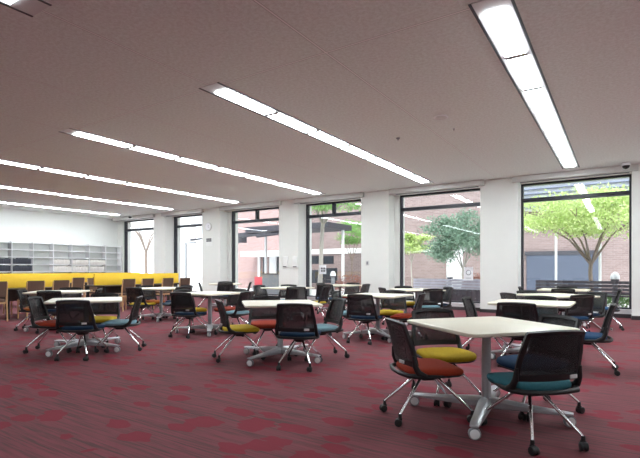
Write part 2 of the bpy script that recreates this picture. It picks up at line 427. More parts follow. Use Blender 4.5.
# ------------------------------------------------------------------ task chair
SEATC = {}
def superloop(w, d, z, e=3.6, n=36, yo=0, front=0):
    out = []
    for k in range(n):
        a = 2 * PI * k / n; c, s = math.cos(a), math.sin(a)
        x = abs(c) ** (2 / e) * math.copysign(1, c) * w / 2; y = abs(s) ** (2 / e) * math.copysign(1, s) * d / 2
        zz = z - (front * max(0, (y / (d / 2)) - .45) ** 2 if y > 0 else 0)
        out.append((x * (1 + .04 * (y / d)), y + yo, zz))
    return out
def seat_mesh(col):
    bm = bmesh.new(); z = .360
    loft(bm, [superloop(.44, .42, z, yo=.02, front=.03), superloop(.465, .45, z + .012, yo=.02, front=.04), superloop(.47, .455, z + .030, yo=.02, front=.055),
              superloop(.455, .44, z + .046, yo=.02, front=.06), superloop(.40, .385, z + .053, yo=.02, front=.05), superloop(.25, .24, z + .051, yo=.02, front=.02)])
    return mk('seat', bm, M['seat_' + col], None, 60)
def back_pt(u, v):
    """u -1..1 across, v 0..1 up"""
    z = .430 + v * .330
    hw = .222 + .018 * math.sin(PI * min(1, v * .9 + .25)) - .012 * v
    x = u * hw
    yc = -.218 - .055 * v - .03 * v * v
    y = yc + .045 * u * u * (1 - .25 * v)
    z += -.012 * u * u * v
    return Vector((x, y, z))
def sheet(cells, us, vs, thick, fn=back_pt):
    bm = bmesh.new(); vv = {}
    def gv(i, j):
        if (i, j) not in vv: vv[(i, j)] = bm.verts.new(fn(us[i], vs[j]))
        return vv[(i, j)]
    for (i, j) in cells: bm.faces.new((gv(i, j), gv(i + 1, j), gv(i + 1, j + 1), gv(i, j + 1)))
    bmesh.ops.recalc_face_normals(bm, faces=bm.faces[:])
    bmesh.ops.solidify(bm, geom=bm.faces[:], thickness=thick)
    return bm
US = [-1, -.97, -.87, -.65, -.43, -.2, 0, .2, .43, .65, .87, .97, 1]
VS = [0, .03, .13, .3, .45, .6, .78, .93, .98, 1]
def make_chair():
    t = thing('task_chair', 'x', 'chair')
    nu, nv = len(US) - 1, len(VS) - 1
    border = [(i, j) for i in range(nu) for j in range(nv) if i < 2 or i >= nu - 2 or j < 2 or j >= nv - 2]
    corner = {(0, 0), (nu - 1, 0), (0, nv - 1), (nu - 1, nv - 1)}
    mk('back_frame', sheet([c for c in border if c not in corner], US, VS, .022), M['black'], t, 50)
    inner = [(i, j) for i in range(nu) for j in range(nv) if 2 <= i < nu - 2 and 2 <= j < nv - 2]
    o = mk('back_mesh', sheet(inner, US, VS, .003), M['mesh'], t, 50); o['label'] = 'see-through black mesh panel'
    # lower loop which wraps the rear of the seat and carries the back
    bm = bmesh.new()
    pts = [(-.226, .04, .360), (-.240, -.07, .364), (-.238, -.15, .368), (-.19, -.218, .368), (-.09, -.245, .366), (0, -.252, .366), (.09, -.245, .366), (.19, -.218, .368), (.238, -.15, .368), (.240, -.07, .364), (.226, .04, .360)]
    tube(bm, pts, [.010, .016, .019, .018, .016, .015, .016, .018, .019, .016, .010], 10)
    for s in (-1, 1):
        tube(bm, [(s * .238, -.10, .367), (s * .238, -.16, .395), (s * .232, -.184, .445), (s * .231, -.194, .52)], [.018, .024, .020, .011], 10)
    mk('back_loop', bm, M['black'], t, 50)
    bm = bmesh.new(); box(bm, .105, .165, -.256, -.246, .452, .476, .003); bmesh.ops.rotate(bm, verts=bm.verts[:], cent=(.135, -.25, .5), matrix=Matrix.Rotation(.22, 3, 'Z'))
    mk('label_tag', bm, M['tag'], t)
    bm = bmesh.new()
    loft(bm, [superloop(.18, .16, .322, 3), superloop(.30, .28, .334, 3, yo=.01), superloop(.43, .41, .347, yo=.02, front=.03), superloop(.455, .44, .359, yo=.02, front=.04), superloop(.455, .44, .364, yo=.02, front=.04)])
    mk('seat_shell', bm, M['shell'], t, 60)
    bm = bmesh.new(); loft(bm, [superloop(.10, .12, .292, 3), superloop(.13, .15, .308, 3), superloop(.15, .17, .330, 3)])
    mk('hub', bm, M['black'], t)
    s = seat_mesh('red'); s.parent = t; SEATC['red'] = s.data
    for (sx, sy) in ((-1, -1), (1, -1), (-1, 1), (1, 1)):
        bm = bmesh.new(); ex, ey = sx * (.18 if sy < 0 else .20), sy * .28
        tube(bm, [(sx * .035, sy * .045, .325), (sx * .05, sy * .07, .305), (ex * .96, ey * .96, .098), (ex, ey, .08)], [.014, .0125, .0105, .0105], 10)
        lg = mk('leg', bm, M['chrome'], t)
        bm = bmesh.new(); a = random.uniform(-.6, .6) + (0 if sx > 0 else .3); ax = Vector((math.cos(a), math.sin(a), 0)); fw = Vector((-ax.y, ax.x, 0)) * -.012
        c0 = Vector((ex, ey, 0))
        tube(bm, [c0 + Vector((0, 0, .058)), c0 + Vector((0, 0, .092))], .013, 10)
        for s_ in (-1, 1): cyl(bm, c0 + fw + ax * s_ * .015 + Vector((0, 0, .0275)), ax, .0275, .017, 18, .004)
        cyl(bm, c0 + fw + Vector((0, 0, .032)), ax, .024, .02, 14)
        box(bm, ex - .014, ex + .014, ey - .014, ey + .014, .045, .062, .004)
        mk('caster', bm, M['rubber'], lg)
    return t
PROTO = make_chair(); PC = cache_tree(PROTO); USED = [False]
def seat_data(col):
    if col not in SEATC:
        s = seat_mesh(col); SEATC[col] = s.data; bpy.data.objects.remove(s)
    return SEATC[col]
COLN = dict(red='red', yellow='yellow', teal='teal', blue='blue', sky='light blue', navy='dark blue', orange='orange')
def chair(x, y, ang, col, label, group=None):
    if not USED[0]:
        o = PROTO; USED[0] = True
    else:
        o = copy_tree(PROTO, PC)
    for c in (c for c in o.children if c.name.startswith('seat') and not c.name.startswith('seat_shell')): c.data = seat_data(col)
    o.location = (x, y, 0); o.rotation_euler = (0, 0, ang - PI / 2)
    o['label'] = label
    if group: o['group'] = group
    return o

# ------------------------------------------------------------------ flip-top table
def rsq(h, r, z, n=6, ins=0):
    out = []
    for (sx, sy, a0) in ((1, 1, 0), (-1, 1, PI / 2), (-1, -1, PI), (1, -1, 3 * PI / 2)):
        for k in range(n + 1):
            a = a0 + PI / 2 * k / n
            out.append((sx * (h - r) + math.cos(a) * (r - ins), sy * (h - r) + math.sin(a) * (r - ins), z))
    return out
def make_table():
    t = thing('square_table', 'x', 'table')
    h, r = .47, .07
    bm = bmesh.new(); loft(bm, [rsq(h, r, .692, ins=.012), rsq(h, r, .697, ins=.002), rsq(h, r, .714), rsq(h, r, .719, ins=.002), rsq(h, r, .720, ins=.005)])
    mk('tabletop', bm, M['top'], t, 50)
    bm = bmesh.new(); lp = lambda z, rx, ry: [(rx * math.cos(2 * PI * k / 24), ry * math.sin(2 * PI * k / 24), z) for k in range(24)]
    loft(bm, [lp(.10, .05, .05), lp(.13, .036, .036), lp(.60, .034, .034), lp(.66, .036, .036)])
    mk('column', bm, M['steel'], t)
    bm = bmesh.new(); box(bm, -.09, .09, -.09, .09, .655, .672, .005); box(bm, -.30, .30, -.03, .03, .672, .692, .004); box(bm, -.03, .03, -.30, .30, .672, .692, .004)
    mk('top_bracket', bm, M['grey_pl'], t)
    for k in range(4):
        a = PI / 4 + k * PI / 2; d = Vector((math.cos(a), math.sin(a), 0)); n = Vector((-d.y, d.x, 0)); up = Vector((0, 0, 1))
        bm = bmesh.new(); loops = []
        for (s, w, z0, z1) in ((.0, .052, .075, .150), (.10, .050, .075, .145), (.35, .042, .080, .120), (.55, .034, .086, .108), (.60, .028, .090, .104)):
            p = d * s
            loops.append([p + n * w * q[0] + up * (z0 + (z1 - z0) * q[1]) for q in ((-1, .15), (-.8, 0), (.8, 0), (1, .15), (1, .7), (.55, 1), (-.55, 1), (-1, .7))])
        loft(bm, loops); ft = mk('foot', bm, M['cast'], t, 40)
        ca = -PI / 4 - .35 + random.uniform(-.15, .15) - PI / 4
        ax = Vector((math.cos(ca), math.sin(ca), 0)); c = d * .575 + Vector((0, 0, .042))
        bm = bmesh.new(); cyl(bm, c, ax, .042, .036, 24, .006); tube(bm, [d * .575 + Vector((0, 0, .08)), d * .575 + Vector((0, 0, .10))], .014, 10)
        cs = mk('caster', bm, M['grey_pl'], ft)
        bm = bmesh.new(); cyl(bm, c + ax * .019, ax, .033, .006, 24, .002); cyl(bm, c - ax * .019, ax, .033, .006, 24, .002)
        mk('wheel_cover', bm, M['white_pl'], ft)
    return t
TP = make_table(); TC = cache_tree(TP); TUSED = [False]
def table(x, d, pat, label, jit=0):
    if not TUSED[0]: o = TP; TUSED[0] = True
    else: o = copy_tree(TP, TC)
    X, Y = plan(x, d)
    o.location = (X, Y, 0); o.rotation_euler = (0, 0, (PI / 4 if pat == 'D' else 0) + jit)
    o['label'] = label; o['group'] = 'square flip-top tables'
    return X, Y
def deg(a): return math.radians(a)
def chair_cam(x, d, camdeg, col, label, grp):
    X, Y = plan(x, d); return chair(X, Y, deg(camdeg + 33.1), col, label, grp)

# name, centre in plan, pattern ('D' corners along the room axes, 'S' edges along the room axes)
TABLES = {
 'A': (1.305, 3.61, 'D', .10, 'large pale square table in the right foreground', 'the big foreground table'),
 'B': (-0.51, 5.91, 'D', 0, 'pale table in the front middle with a yellow chair at its left', 'the front middle table'),
 'C': (-3.33, 6.55, 'D', .20, 'pale table at the front left, in front of the yellow screens', 'the front left table'),
 'D': (-2.00, 8.36, 'S', 0, 'pale table below the wall clock pillar, behind the front middle table', 'the clock table'),
 'E': (-3.62, 10.49, 'S', 0, 'pale table in front of the two far left windows', 'the far left windows table'),
 'F': (-5.07, 8.91, 'D', 0, 'pale table just behind the front left table', 'the second left table'),
 'G': (0.97, 7.71, 'S', 0, 'pale table left of centre right, before the wide middle pillar', 'the wide pillar table'),
 'H': (2.06, 9.81, 'D', 0, 'pale table right of the wide middle pillar, before the round sign window', 'the round sign table'),
 'I': (0.54, 12.43, 'S', 0, 'pale table against the window with the tall tree trunk', 'the tree trunk table'),
 'J': (-0.75, 10.75, 'S', 0, 'pale table behind the front middle table, before the pillar with two white boxes', 'the two wall boxes table'),
 'K': (2.76, 5.98, 'S', 0, 'pale table directly behind the big foreground table', 'the table behind the foreground'),
 'L': (3.93, 7.67, 'D', 0, 'pale table third in the row leading to the maple tree window', 'the third maple table'),
 'M': (5.16, 9.73, 'S', 0, 'farthest pale table, right against the maple tree window', 'the farthest maple table'),
 'N': (-2.81, 13.63, 'D', 0, 'far pale table against the window with the red barrier outside', 'the far red barrier table'),
}
for k, (x, d, p, j, lab, short) in TABLES.items(): table(x, d, p, lab, j)
G = 'mesh backed task chairs round the square tables'
def seat_at(key, dx, dd, ang, col, side):
    x, d, p, j, lab, short = TABLES[key]
    chair_cam(x + dx, d + dd, ang, col, 'black mesh chair with %s seat, %s %s' % (COLN[col], side, short), G)
# (plan offset sideways, forward; facing in degrees from straight right of the view)
seat_at('A', -.475, -.02, 10, 'red', 'left of')
seat_at('A', -.18, .55, -80, 'yellow', 'far side of')
seat_at('A', .135, -.45, 101, 'teal', 'back to camera at')
seat_at('A', .44, .15, 196, 'blue', 'right of')
seat_at('B', -.53, .01, 21, 'yellow', 'left of')
seat_at('B', .27, -.45, 80, 'navy', 'back to camera at')
seat_at('B', .52, .09, 203, 'sky', 'right of')
seat_at('B', -.22, .50, -78, 'red', 'far side of')
seat_at('C', -.41, -.08, 8, 'red', 'left of')
seat_at('C', .22, -.52, 92, 'navy', 'back to camera at')
seat_at('C', .48, .02, 192, 'sky', 'right of')
seat_at('C', -.05, .50, -82, 'yellow', 'far side of')
def quad_S(key, cols, jit):
    base = {'front': (-.26, -.41, 57), 'right': (.41, -.26, 147), 'far': (.26, .41, 237), 'left': (-.41, .26, -33)}
    words = {'front': 'back to camera at', 'right': 'right of', 'far': 'far side of', 'left': 'left of'}
    for (k, c, j) in zip(('front', 'right', 'far', 'left'), cols, jit):
        if c: a = base[k]; seat_at(key, a[0] + j[0], a[1] + j[1], a[2] + j[2], c, words[k])
def quad_D(key, cols, jit):
    base = {'front': (.10, -.47, 102), 'right': (.47, .10, 192), 'far': (-.10, .47, -78), 'left': (-.47, -.10, 12)}
    words = {'front': 'back to camera at', 'right': 'right of', 'far': 'far side of', 'left': 'left of'}
    for (k, c, j) in zip(('front', 'right', 'far', 'left'), cols, jit):
        if c: a = base[k]; seat_at(key, a[0] + j[0], a[1] + j[1], a[2] + j[2], c, words[k])
Z = (0, 0, 0)
quad_S('D', ('navy', 'sky', 'red', 'yellow'), ((.02, -.02, 12), (.10, 0, 8), (0, .05, 0), Z))
quad_S('E', ('yellow', 'sky', 'blue', 'orange'), ((-.02, 0, 14), Z, Z, (.10, .05, 0)))
quad_D('F', ('navy', 'sky', 'blue', 'orange'), ((.10, .05, -8), Z, Z, (.15, -.05, 0)))
quad_S('G', ('navy', 'red', 'yellow', 'sky'), ((.02, 0, 6), (.02, 0, 10), (0, .03, 0), (-.05, 0, 10)))
quad_D('H', ('sky', 'navy', 'yellow', 'red'), ((.02, 0, 0), Z, Z, (-.04, 0, 0)))
quad_S('I', ('blue', 'navy', 'red', 'yellow'), ((-.12, 0, 25), (.05, 0, 0), (0, .0, 0), (.1, 0, 0)))
quad_S('J', ('navy', 'yellow', 'sky', 'red'), ((.48, -.02, 35), (.25, .02, 10), (-.35, .06, 20), (-.1, 0, 0)))
quad_S('K', ('navy', None, 'blue', 'red'), ((-.10, 0, 5), Z, Z, (-.1, 0, 0)))
seat_at('K', .28, -.72, 150, 'blue', 'pulled out right of')
quad_D('L', ('blue', 'navy', 'sky', 'teal'), ((-.10, .03, 0), (.05, 0, 0), Z, (-.14, 0, 0)))
quad_S('M', ('navy', None, 'sky', 'blue'), ((0, 0, 10), Z, Z, (-.12, 0, 0)))
seat_at('M', .32, -.85, 150, 'blue', 'pulled out right of')
quad_D('N', ('navy', 'red', 'blue', 'sky'), (Z, Z, Z, Z))

# ------------------------------------------------------------------ study desks with yellow screens, wooden chairs
def study_desk(X, Y0, Y1, label, wood_end=False):
    t = thing('study_desk', label, 'study desk', (X, (Y0 + Y1) / 2, 0)); hl = (Y1 - Y0) / 2
    mk('desktop', box(bmesh.new(), -.5, .5, -hl, hl, .665, .695, .004), M['desk'], t, flat=True)
    o = mk('screen', box(bmesh.new(), -.03, .03, -hl, hl, .697, 1.015, .008), M['yellow'], t); o['label'] = 'yellow fabric screen'
    n = max(2, int(round(2 * hl / 1.6)) + 1)
    for k in range(n):
        y = -hl + .06 + k * (2 * hl - .12) / (n - 1)
        for s in (-1, 1):
            mk('leg', box(bmesh.new(), s * .42 - .03, s * .42 + .03, y - .03, y + .03, 0, .665), M['black'], t, flat=True)
    mk('modesty_panel', box(bmesh.new(), -.012, .012, -hl + .1, hl - .1, .38, .665), M['desk'], t, flat=True)
study_desk(-12.2, 2.2, 6.33, 'dark study desk with yellow screen at the left edge, near row')
study_desk(-12.2, 7.26, 10.15, 'dark study desk with yellow screen before the far left windows')
study_desk(-15.3, 4.6, 10.9, 'dark study desk with yellow screen in the far row by the bookshelves')
def make_wchair():
    t = thing('wooden_chair', 'x', 'chair')
    bm = bmesh.new(); loft(bm, [superloop(.44, .44, .43, 5), superloop(.46, .46, .445, 5), superloop(.46, .46, .47, 5), superloop(.42, .42, .485, 5)]); mk('seat', bm, M['brown'], t)
    bm = bmesh.new()
    loft(bm, [[(x, y - .20 - .06 * (z - .5) / .36 , z) for (x, y) in ((-.20, .02), (-.20, -.012), (0, -.03), (.20, -.012), (.20, .02), (0, .004))] for z in (.54, .70, .88)])
    mk('backrest', bm, M['brown'], t, 50)
    for s in (-1, 1):
        mk('leg', tube(bmesh.new(), [(s * .215, .20, 0), (s * .215, .20, .44)], [.018, .022], 8), M['wood'], t)
        mk('leg', tube(bmesh.new(), [(s * .215, -.26, 0), (s * .218, -.205, .44), (s * .218, -.215, .6), (s * .215, -.255, .86)], [.018, .023, .021, .016], 8), M['wood'], t)
    bm = bmesh.new()
    for s in (-1, 1): box(bm, s * .215 - .012, s * .215 + .012, -.2, .2, .385, .43)
    for s in (-1, 1): box(bm, -.2, .2, s * .2 - .012, s * .2 + .012, .385, .43)
    mk('seat_frame', bm, M['wood'], t)
    return t
WP = make_wchair(); WC = cache_tree(WP); WU = [False]
def wchair(x, y, ang, label):
    if not WU[0]: o = WP; WU[0] = True
    else: o = copy_tree(WP, WC)
    o.location = (x, y, 0); o.rotation_euler = (0, 0, deg(ang) - PI / 2); o.scale = (.88, .95, 1); o['label'] = label; o['group'] = 'wooden chairs at the study desks'
NB = 'brown upholstered wooden chair '
for y, l in ((4.52, 'cut off by the left edge of the photo'), (5.30, 'second from the left edge, backing onto the tables'), (5.88, 'third from the left edge, behind the front left table')):
    wchair(-11.5, y, 180, NB + l)
for y, l in ((7.70, 'nearest on the desk before the far left windows'), (8.30, 'second along the desk before the far left windows'),
             (9.0, 'third along the desk before the far left windows'), (9.64, 'last along the desk, beside the window pillar')):
    wchair(-11.5, y, 180, NB + l)
for y, l in ((4.9, 'first behind the left desk screen, only its legs showing'), (5.6, 'second behind the left desk screen, only its legs showing')):
    wchair(-12.9, y, 0, NB + l)
for y, l in ((7.8, 'first behind the far desk screen'), (8.6, 'second behind the far desk screen'), (9.4, 'third behind the far desk screen')):
    wchair(-12.9, y, 0, NB + l)
for y, l in ((8.0, 'in the gap between the two near desks, far row'), (8.65, 'at the far row desk beside the gap')):
    wchair(-14.55, y, 180, NB + l)

# ------------------------------------------------------------------ bookshelves along the left wall
BW = .77; LV = [.06, .205, .49, .775, 1.06, 1.345, 1.63, 1.915, 2.2]
def make_bay():
    t = thing('bookshelf', 'x', 'bookshelf')
    for s in (0, 1): mk('side_panel', box(bmesh.new(), .03, .33, s * BW - .018, s * BW + .018, 0, 2.23), M['shelf'], t, flat=True)
    mk('back_panel', box(bmesh.new(), .02, .03, .018, BW - .018, 0, 2.21), M['shelf_back_shaded'], t, flat=True)
    for z in LV: mk('shelf', box(bmesh.new(), .03, .325, .018, BW - .018, z - .03, z), M['shelf'], t, flat=True)
    return t
BP = make_bay(); BC = cache_tree(BP)
ORD = ['first', 'second', 'third', 'fourth', 'fifth', 'sixth', 'seventh', 'eighth']
book_proto = {}
def book(kind, x, y, z, th, h, d, label, group):
    key = (kind, round(th, 3), round(h, 3))
    if key not in book_proto:
        o = mk('book' if kind == 'book_dark' else 'file_box', box(bmesh.new(), -d / 2, d / 2, -th / 2, th / 2, 0, h, .003), M[kind], None)
        book_proto[key] = o
    else:
        o = book_proto[key].copy(); C.objects.link(o)
    o.location = (x, y, z); tag(o, label, 'book' if kind == 'book_dark' else 'file', group)
for k in range(8):
    o = BP if k == 0 else copy_tree(BP, BC)
    y0 = 12.96 - BW * (k + 1); o.location = (XL + .02, y0, 0)
    o['label'] = 'tall white steel bookshelf bay, %s from the window corner' % ORD[k]; o['group'] = 'white bookshelf bays along the left wall'
    rows = {1: 'p', 2: 'p', 3: 'p', 5: 'd', 6: 'd', 7: 'd'}.get(k)
    if not rows: continue
    for li in (3, 4, 5):
        y = y0 + .03; shelfname = {3: 'lowest visible', 4: 'middle', 5: 'upper'}[li]
        if rows == 'd' and li == 3 and k == 5: continue
        while y < y0 + BW - .09:
            if rows == 'd':
                th = random.choice((.045, .055, .065)); h = random.choice((.20, .215, .23))
                book('book_dark', XL + .24, y + th / 2, LV[li], th - .004, h, .2, 'dark bound volume in the row on the %s filled shelf of the %s bay' % (shelfname, ORD[k]), 'dark volumes, %s shelf of the %s bay' % (shelfname, ORD[k]))
            else:
                th = random.choice((.05, .06, .075)); h = random.choice((.19, .2, .21))
                book('book_pale', XL + .24, y + th / 2, LV[li], th - .004, h, .2, 'pale file in the row on the %s filled shelf of the %s bay' % (shelfname, ORD[k]), 'pale files, %s shelf of the %s bay' % (shelfname, ORD[k]))
            y += th

# ------------------------------------------------------------------ notices on the glass
def notice(x, z, w, h, label, ring):
    t = thing('notice', label, 'notice', (x, YG - .004, z))
    mk('sheet', box(bmesh.new(), -w / 2, w / 2, 0, .002, -h / 2, h / 2), M['paper'], t, flat=True)
    bm = bmesh.new()
    if ring:
        n = 28; ro, ri = w * .30, w * .22
        o_ = [bm.verts.new((ro * math.cos(2 * PI * k / n), -.001, .03 + ro * math.sin(2 * PI * k / n))) for k in range(n)]
        i_ = [bm.verts.new((ri * math.cos(2 * PI * k / n), -.001, .03 + ri * math.sin(2 * PI * k / n))) for k in range(n)]
        for k in range(n): bm.faces.new((o_[k], o_[(k + 1) % n], i_[(k + 1) % n], i_[k]))
        box(bm, -w * .3, w * .3, -.002, -.001, -h * .36, -h * .32)
    else:
        for (xx, zz) in ((-.07, .01), (.02, .01), (-.07, -.075), (.02, -.075)): box(bm, xx, xx + .06, -.002, -.001, zz, zz + .06)
    mk('print', bm, M['grey_pl'] if ring else M['ink'], t, flat=True)
notice(-3.56, 1.02, .25, .37, 'white notice with a grey ring stuck on the window glass', True)
notice(-8.42, 1.13, .27, .30, 'white notice with dark blocks on the window by the tree trunk', False)

# ------------------------------------------------------------------ outside
struct('ground', box(bmesh.new(), -45, 30, YO, 40, -.2, -.02), M['paving'])
def tree(name, x, y, trunk_h, crown, mt, bark, nleaf, lsize, label, seed, cat='tree', r0=.07, lean=(0, 0), forks=5, layers=None, base=0):
    rnd = random.Random(seed)
    t = thing(name, label, cat, (x, y, base - .02))
    bm = bmesh.new()
    top = Vector((lean[0], lean[1], trunk_h))
    tube(bm, [(0, 0, 0), (lean[0] * .35 + .02, lean[1] * .4, trunk_h * .4), (lean[0] * .8 - .02, lean[1] * .8, trunk_h * .8), top], [r0 * 1.25, r0, r0 * .9, r0 * .85], 10)
    mk('trunk', bm, bark, t)
    cx, cy, cz, rx, ry, rz = crown
    tips = []
    br = bmesh.new()
    for k in range(forks):
        a = 2 * PI * k / forks + rnd.uniform(-.3, .3)
        e = Vector((cx + rx * .75 * math.cos(a), cy + ry * .75 * math.sin(a), cz + rnd.uniform(-.2, .5) * rz))
        m1 = top.lerp(e, .35) + Vector((0, 0, .12 * (e.z - top.z) + .05)); m2 = top.lerp(e, .7) + Vector((0, 0, .12))
        tube(br, [top - Vector((0, 0, .05)), m1, m2, e], [r0 * .6, r0 * .42, r0 * .28, r0 * .1], 8)
        for q in range(4):
            s = m1.lerp(e, rnd.uniform(.1, .9)); b2 = s + Vector((rnd.uniform(-.45, .45) * rx, rnd.uniform(-.45, .45) * ry, rnd.uniform(.0, .7) * rz))
            tube(br, [s, s.lerp(b2, .5) + Vector((0, 0, .06)), b2], [r0 * .24, r0 * .16, r0 * .05], 6)
            tips.append(b2)
        tips.append(e)
    mk('branches', br, bark, t)
    if nleaf:
        bm = bmesh.new()
        blobs = []
        for k in range(layers or 26):
            a = rnd.uniform(0, 2 * PI); q = math.sqrt(rnd.random()) * .85
            blobs.append((Vector((cx + rx * q * math.cos(a), cy + ry * q * math.sin(a), cz + rz * rnd.uniform(-.8, .85) * math.sqrt(max(.05, 1 - q * q)))), rnd.uniform(.22, .42)))
        for k in range(nleaf):
            c, s = blobs[rnd.randrange(len(blobs))]
            p = c + Vector((rnd.gauss(0, .5) * s * rx, rnd.gauss(0, .5) * s * ry, rnd.gauss(0, .33) * s * rz))
            n = Vector((rnd.uniform(-1, 1), rnd.uniform(-1, 1), rnd.uniform(-.2, 1.2))).normalized(); u = n.orthogonal().normalized()
            u = (Matrix.Rotation(rnd.uniform(0, 6.28), 3, n) @ u); w = n.cross(u); L = lsize * rnd.uniform(.6, 1.3)
            bm.faces.new([bm.verts.new(p + u * L), bm.verts.new(p + w * L * .42 + n * L * .08), bm.verts.new(p - u * L), bm.verts.new(p - w * L * .42 + n * L * .08)])
        me = bpy.data.meshes.new('foliage'); bm.to_mesh(me); bm.free(); me.materials.append(mt)
        o = bpy.data.objects.new('foliage', me); C.objects.link(o); o.parent = t
    return t
def out(u, Y):
    du = (u - 320) / FPX; d = Y / (CA + du * SA); return plan(du * d, d)[0], d
def zat(v, d): return EYE + (HOR - v) / FPX * d

# facades
FY = 22.0
bf = thing('brick_building', 'brown brick building across the courtyard, behind the trees', 'building', (-8, FY, 0))
mk('wall', box(bmesh.new(), -7.2, 18, 0, .4, -.02, 12), M['brick'], bf, flat=True)
xa, d1 = out(527, FY); xb, d2 = out(599, FY)
o = mk('shutter', box(bmesh.new(), xa + 8, xb + 8, -.12, .02, -.02, zat(255, (d1 + d2) / 2)), M['shutter'], bf, flat=True); o['label'] = 'blue grey shutter door'
bm = bmesh.new(); box(bm, xa + 8 - .08, xb + 8 + .08, -.14, -.02, zat(255, (d1 + d2) / 2), zat(251, (d1 + d2) / 2)); mk('door_header', bm, M['pergola'], bf, flat=True)
xa, d1 = out(447, FY); xb, d2 = out(463, FY)
o = mk('door', box(bmesh.new(), xa + 8, xb + 8, -.08, .02, -.02, zat(243, d1)), M['post'], bf, flat=True); o['label'] = 'pale door in the brick wall'
for (u0, u1, v0, v1) in ((517, 640, 176, 199), ):
    xa, d1 = out(u0, FY - .5); xb, d2 = out(u1, FY - .5)
    for k in range(14):
        z = 3.75 + k * .2
        mk('louvre', box(bmesh.new(), xa + 8 - .5, xb + 8 + 1.5, -.62, -.42, z, z + .06), M['louvre'], bf, flat=True)
    mk('louvre_backing', box(bmesh.new(), xa + 8 - .5, xb + 8 + 1.5, -.40, -.05, 3.65, 6.6), M['post'], bf, flat=True)
xa, d1 = out(343, FY)
o = mk('band', box(bmesh.new(), -7.2, 2.2, -.05, .02, 2.0, 2.28), M['plaster'], bf, flat=True); o['label'] = 'pale stone band'

bp_ = thing('entrance_building', 'pinkish brick wing with dark doorway and white canopy outside', 'building', (-18, 21, 0))
mk('wall', box(bmesh.new(), -3.6, 2.7, 0, .4, -.02, 10), brick('pink_brick', (.40, .27, .26), (.34, .22, .21), (.42, .35, .34)), bp_, flat=True)
xa, d1 = out(262, 20.9); xb, d2 = out(284, 20.9)
mk('doorway', box(bmesh.new(), xa + 18, xb + 18 + .6, -.03, .05, -.02, zat(257, d1)), M['dark_glass'], bp_, flat=True)
mk('canopy', box(bmesh.new(), xa + 18 - .6, xb + 18 + 1.0, -1.3, .02, zat(257, d1), zat(252, d1)), M['plaster'], bp_, flat=True)
for (u, w) in ((258, .16), (267, .22), (272, .5)):
    x_, d_ = out(u, 20.8); mk('door_post', box(bmesh.new(), x_ + 18 - w / 2, x_ + 18 + w / 2, -.14, -.02, -.02, 2.2), M['post'] if u != 267 else M['brick'], bp_, flat=True)
for (u, v0, v1, w) in ((311, 256, 264, .9), (327, 256, 264, .7), (311, 270, 283, .9), (329, 268, 283, .9)):
    x_, d_ = out(u, 20.9); mk('window', box(bmesh.new(), x_ + 18 - w / 2, x_ + 18 + w / 2, -.03, .02, zat(v1, d_), zat(v0, d_)), M['dark_glass'], bp_, flat=True)
wb = thing('white_building', 'very bright white wall outside the two far left windows', 'building', (-26, 19, 0))
mk('wall', box(bmesh.new(), -12, 4.3, 0, .4, -.02, 12), M['plaster'], wb, flat=True)
mk('ledge', box(bmesh.new(), -12, 4.3, -.12, 0, 3.3, 3.42), M['post'], wb, flat=True)

# pergola outside the third and fourth windows
pg = thing('pergola', 'dark grey steel pergola roof outside the middle windows', 'pergola', (-12.8, 16.4, 0))
mk('roof_slab', box(bmesh.new(), -2.6, 2.2, .5, 2.6, 2.95, 3.2), M['pergola'], pg, flat=True)
for k in range(4):
    x_ = -4.6 + k * 1.4
    mk('rafter', tube(bmesh.new(), [(x_, -1.2, 2.55), (x_ + 1.4, 2.4, 3.15)], .05, 6), M['pergola'], pg)
mk('cross_beam', box(bmesh.new(), -5, -2.4, .0, .4, 2.42, 2.72), M['pergola'], pg, flat=True)
for x_ in (-4.9, -2.5, 2.1): mk('post', box(bmesh.new(), x_ - .05, x_ + .05, 1.9, 2.0, -.02, 2.95), M['post'], pg, flat=True)

# trees
x_, d_ = out(591, 16.2)
tree('maple_tree', x_, 16.2, 1.35, (-.1, 0, 2.85, 2.2, 1.3, .85), M['maple'], M['bark'], 11000, .06, 'bright green maple tree with forked trunk outside the rightmost window', 3, r0=.06, forks=7, layers=60)
x_, d_ = out(463, 18.7)
tree('olive_tree', x_, 18.7, 1.2, (-.02, 0, 2.4, 1.5, 1.0, 1.15), M['olive'], M['bark_pale'], 10000, .065, 'dense blue green tree outside the window with the round sign', 5, r0=.05, forks=5, layers=40)
x_, d_ = out(409, 19.6)
tree('young_tree', x_, 19.9, 1.5, (0, 0, 2.4, .9, .7, .55), M['maple'], M['bark_pale'], 4200, .06, 'slim light green tree at the left of the round sign window', 9, r0=.035, forks=4, layers=18)
x_, d_ = out(319, 15.3)
tree('tall_tree', x_, 15.3, 3.0, (.9, -.3, 3.9, 2.0, .8, .7), M['fresh'], M['bark_pale'], 4500, .06, 'tall slim trunk seen through the window with the dark block notice', 12, r0=.09, lean=(.12, .1), forks=6, layers=26)
x_, d_ = out(352, 20.3)
tree('green_tree', x_, 20.3, 1.6, (0, 0, 3.0, 1.4, 1.0, .7), M['fresh'], M['bark'], 3800, .06, 'light green tree by the brick wall, partly hidden by the wide pillar', 14, r0=.04, forks=4, layers=18)
x_, d_ = out(146, 17.2)
tree('bare_tree', x_, 17.2, 2.2, (0, 0, 3.9, 1.6, 1.3, 1.4), M['fresh'], M['bark'], 0, .06, 'bare branched tree outside the far left window', 15, r0=.09, forks=6)
